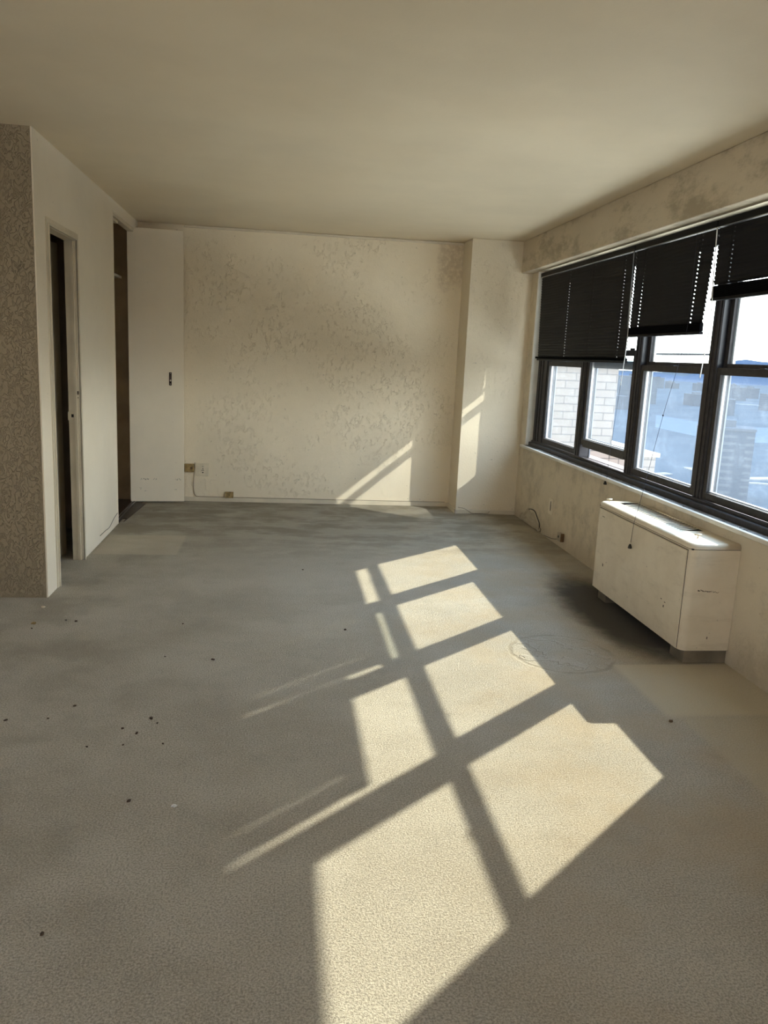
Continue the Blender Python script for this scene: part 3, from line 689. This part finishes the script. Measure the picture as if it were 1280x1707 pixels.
F1 = facade('hazy_facade', (.021, .030, .042), (.040, .046, .056))  # low-contrast blue-grey colours paint the distance haze onto the walls
F2 = facade('blue_facade', (.024, .033, .046), (.018, .026, .037), 7, 3.6)
F3 = facade('grey_facade', (.028, .037, .049), (.022, .030, .040), 9, 4)
def place(az, dist): return Vector((math.sin(R(az))*dist, math.cos(R(az))*dist, 0))
def building(az, dist, w_, d_, h, mat, label, group=None, rot=0, roof=True):
    p_ = place(az, dist)
    T = thing('apartment_block', label, 'building', group, (p_.x, p_.y, -60))
    bm = bmesh.new(); mr = Matrix.Rotation(R(rot), 4, 'Z'); add_box(bm, (-w_/2, -d_/2, 0), (w_/2, d_/2, h), 0, 1, mr); lk('block_walls', mesh(bm), mat, T)
    if roof:
        bm = bmesh.new(); add_box(bm, (-w_/2-.4, -d_/2-.4, h), (w_/2+.4, d_/2+.4, h+1.2), 0, 1, mr); add_box(bm, (-w_/5, -d_/5, h+1.2), (w_/6, d_/6, h+4.5), 0, 1, mr)
        lk('roof', mesh(bm), M_roof, T)
    return T
M_roof = simple('tar_roof', (.034, .042, .054), 1.0, spec=0.0)
building(30.4, 430, 26, 22, 34, F1, 'hazy apartment tower with a grid of pale windows seen through the near window', rot=-28)
building(24.5, 1500, 60, 40, 46, F3, 'long low slab block below the horizon behind the middle window', rot=10)
rnd = random.Random(3)
used = []
for k in range(90):
    az = rnd.uniform(15, 43); dist = rnd.choice((1250, 1600, 2100, 2800, 3500))*rnd.uniform(.93, 1.08)
    q_ = place(az, dist)
    if (28.0 < az < 33 and dist < 760) or 740 < dist < 1190 or abs(dist-1735) < 95 or (abs(az-24.5) < 2.5 and abs(dist-1500) < 110): continue
    if any((q_-u_).length < 84 for u_ in used) or len(used) > 44: continue
    used.append(q_)
    building(az, dist, rnd.uniform(18, 60), rnd.uniform(18, 40), rnd.uniform(10, 34), (F2, F3)[k % 2], 'low hazy blue-grey block in the valley beyond the window', 'hazy blocks in the valley', rot=rnd.uniform(0, 90))
# ridge on the horizon
bm = bmesh.new(); top_ = []; bot = []; back = []
for k in range(61):
    az = 5+k*.9; d = 5200+300*math.sin(k*.4); h_ = 26+108*min(1, max(0, (az-27.5)/3.2))+7*math.sin(k*.31+1)+5*math.sin(k*.93)+rnd.uniform(-4, 4)
    q = place(az, d); top_.append(bm.verts.new((q.x, q.y, -60+h_))); bot.append(bm.verts.new((*(place(az, d-400).xy), -60))); back.append(bm.verts.new((*(place(az, d+500).xy), -60)))
for k in range(60):
    bm.faces.new((bot[k], bot[k+1], top_[k+1], top_[k])); bm.faces.new((top_[k], top_[k+1], back[k+1], back[k])); bm.faces.new((back[k], back[k+1], bot[k+1], bot[k]))
rg = lk('ridge', mesh(bm), simple('far_ridge', (.016, .030, .055), 1.0, spec=0.0)); rg['kind'] = 'structure'
# inlet of water, pale strips that paint in its sparkle, pale quay
bm = bmesh.new(); P_ = [place(a, d) for a, d in ((26, 900), (30, 780), (36, 820), (42, 900), (42, 1100), (35, 1050), (30, 1000), (26, 1150))]
vs = [bm.verts.new((q.x, q.y, -59.8)) for q in P_]; vb = [bm.verts.new((q.x, q.y, -60.4)) for q in P_]; bm.faces.new(vs); bm.faces.new(vb[::-1])
for i in range(8): bm.faces.new((vs[i], vs[(i+1) % 8], vb[(i+1) % 8], vb[i]))
o = lk('inlet', mesh(bm), simple('inlet_water', (.030, .046, .066), 1.0, spec=0.0)); tag(o, 'flat blue inlet of water in the valley behind the near window', 'water')
M_pale = simple('pale_strip', (.10, .105, .11), 1.0, spec=0.0)
def road(pts, w_, label, z=-59.4):
    bm = bmesh.new(); pp = curvepts([(*place(a, d).xy, z) for a, d in pts], 10); prev = None
    for i, q in enumerate(pp):
        d = (pp[min(i+1, len(pp)-1)]-pp[max(0, i-1)]).normalized(); n_ = Vector((-d.y, d.x, 0))*w_/2
        cur = [bm.verts.new(v) for v in (q-n_, q+n_, q+n_-Vector((0, 0, .8)), q-n_-Vector((0, 0, .8)))]
        if prev:
            for j in range(4): bm.faces.new((prev[j], prev[(j+1) % 4], cur[(j+1) % 4], cur[j]))
        else: bm.faces.new(cur[::-1])
        prev = cur
    bm.faces.new(prev); o = lk('valley_strip', mesh(bm), M_pale); tag(o, label, 'road')
road([(28.5, 545), (30, 520), (31, 530), (32, 515), (34, 530), (37, 540)], 9, 'bright curving strip of painted water sparkle low in the near window view')
road([(29, 500), (31, 490), (33, 497), (36, 495)], 4, 'thin pale strip of painted water sparkle in front of the curving one')
road([(24.5, 560), (25.3, 500), (26.2, 495), (27.2, 505)], 6, 'pale curved quay low in the middle window view')
road([(29.2, 1760), (34, 1735), (40, 1715)], 9, 'long straight bright road across the distant valley')
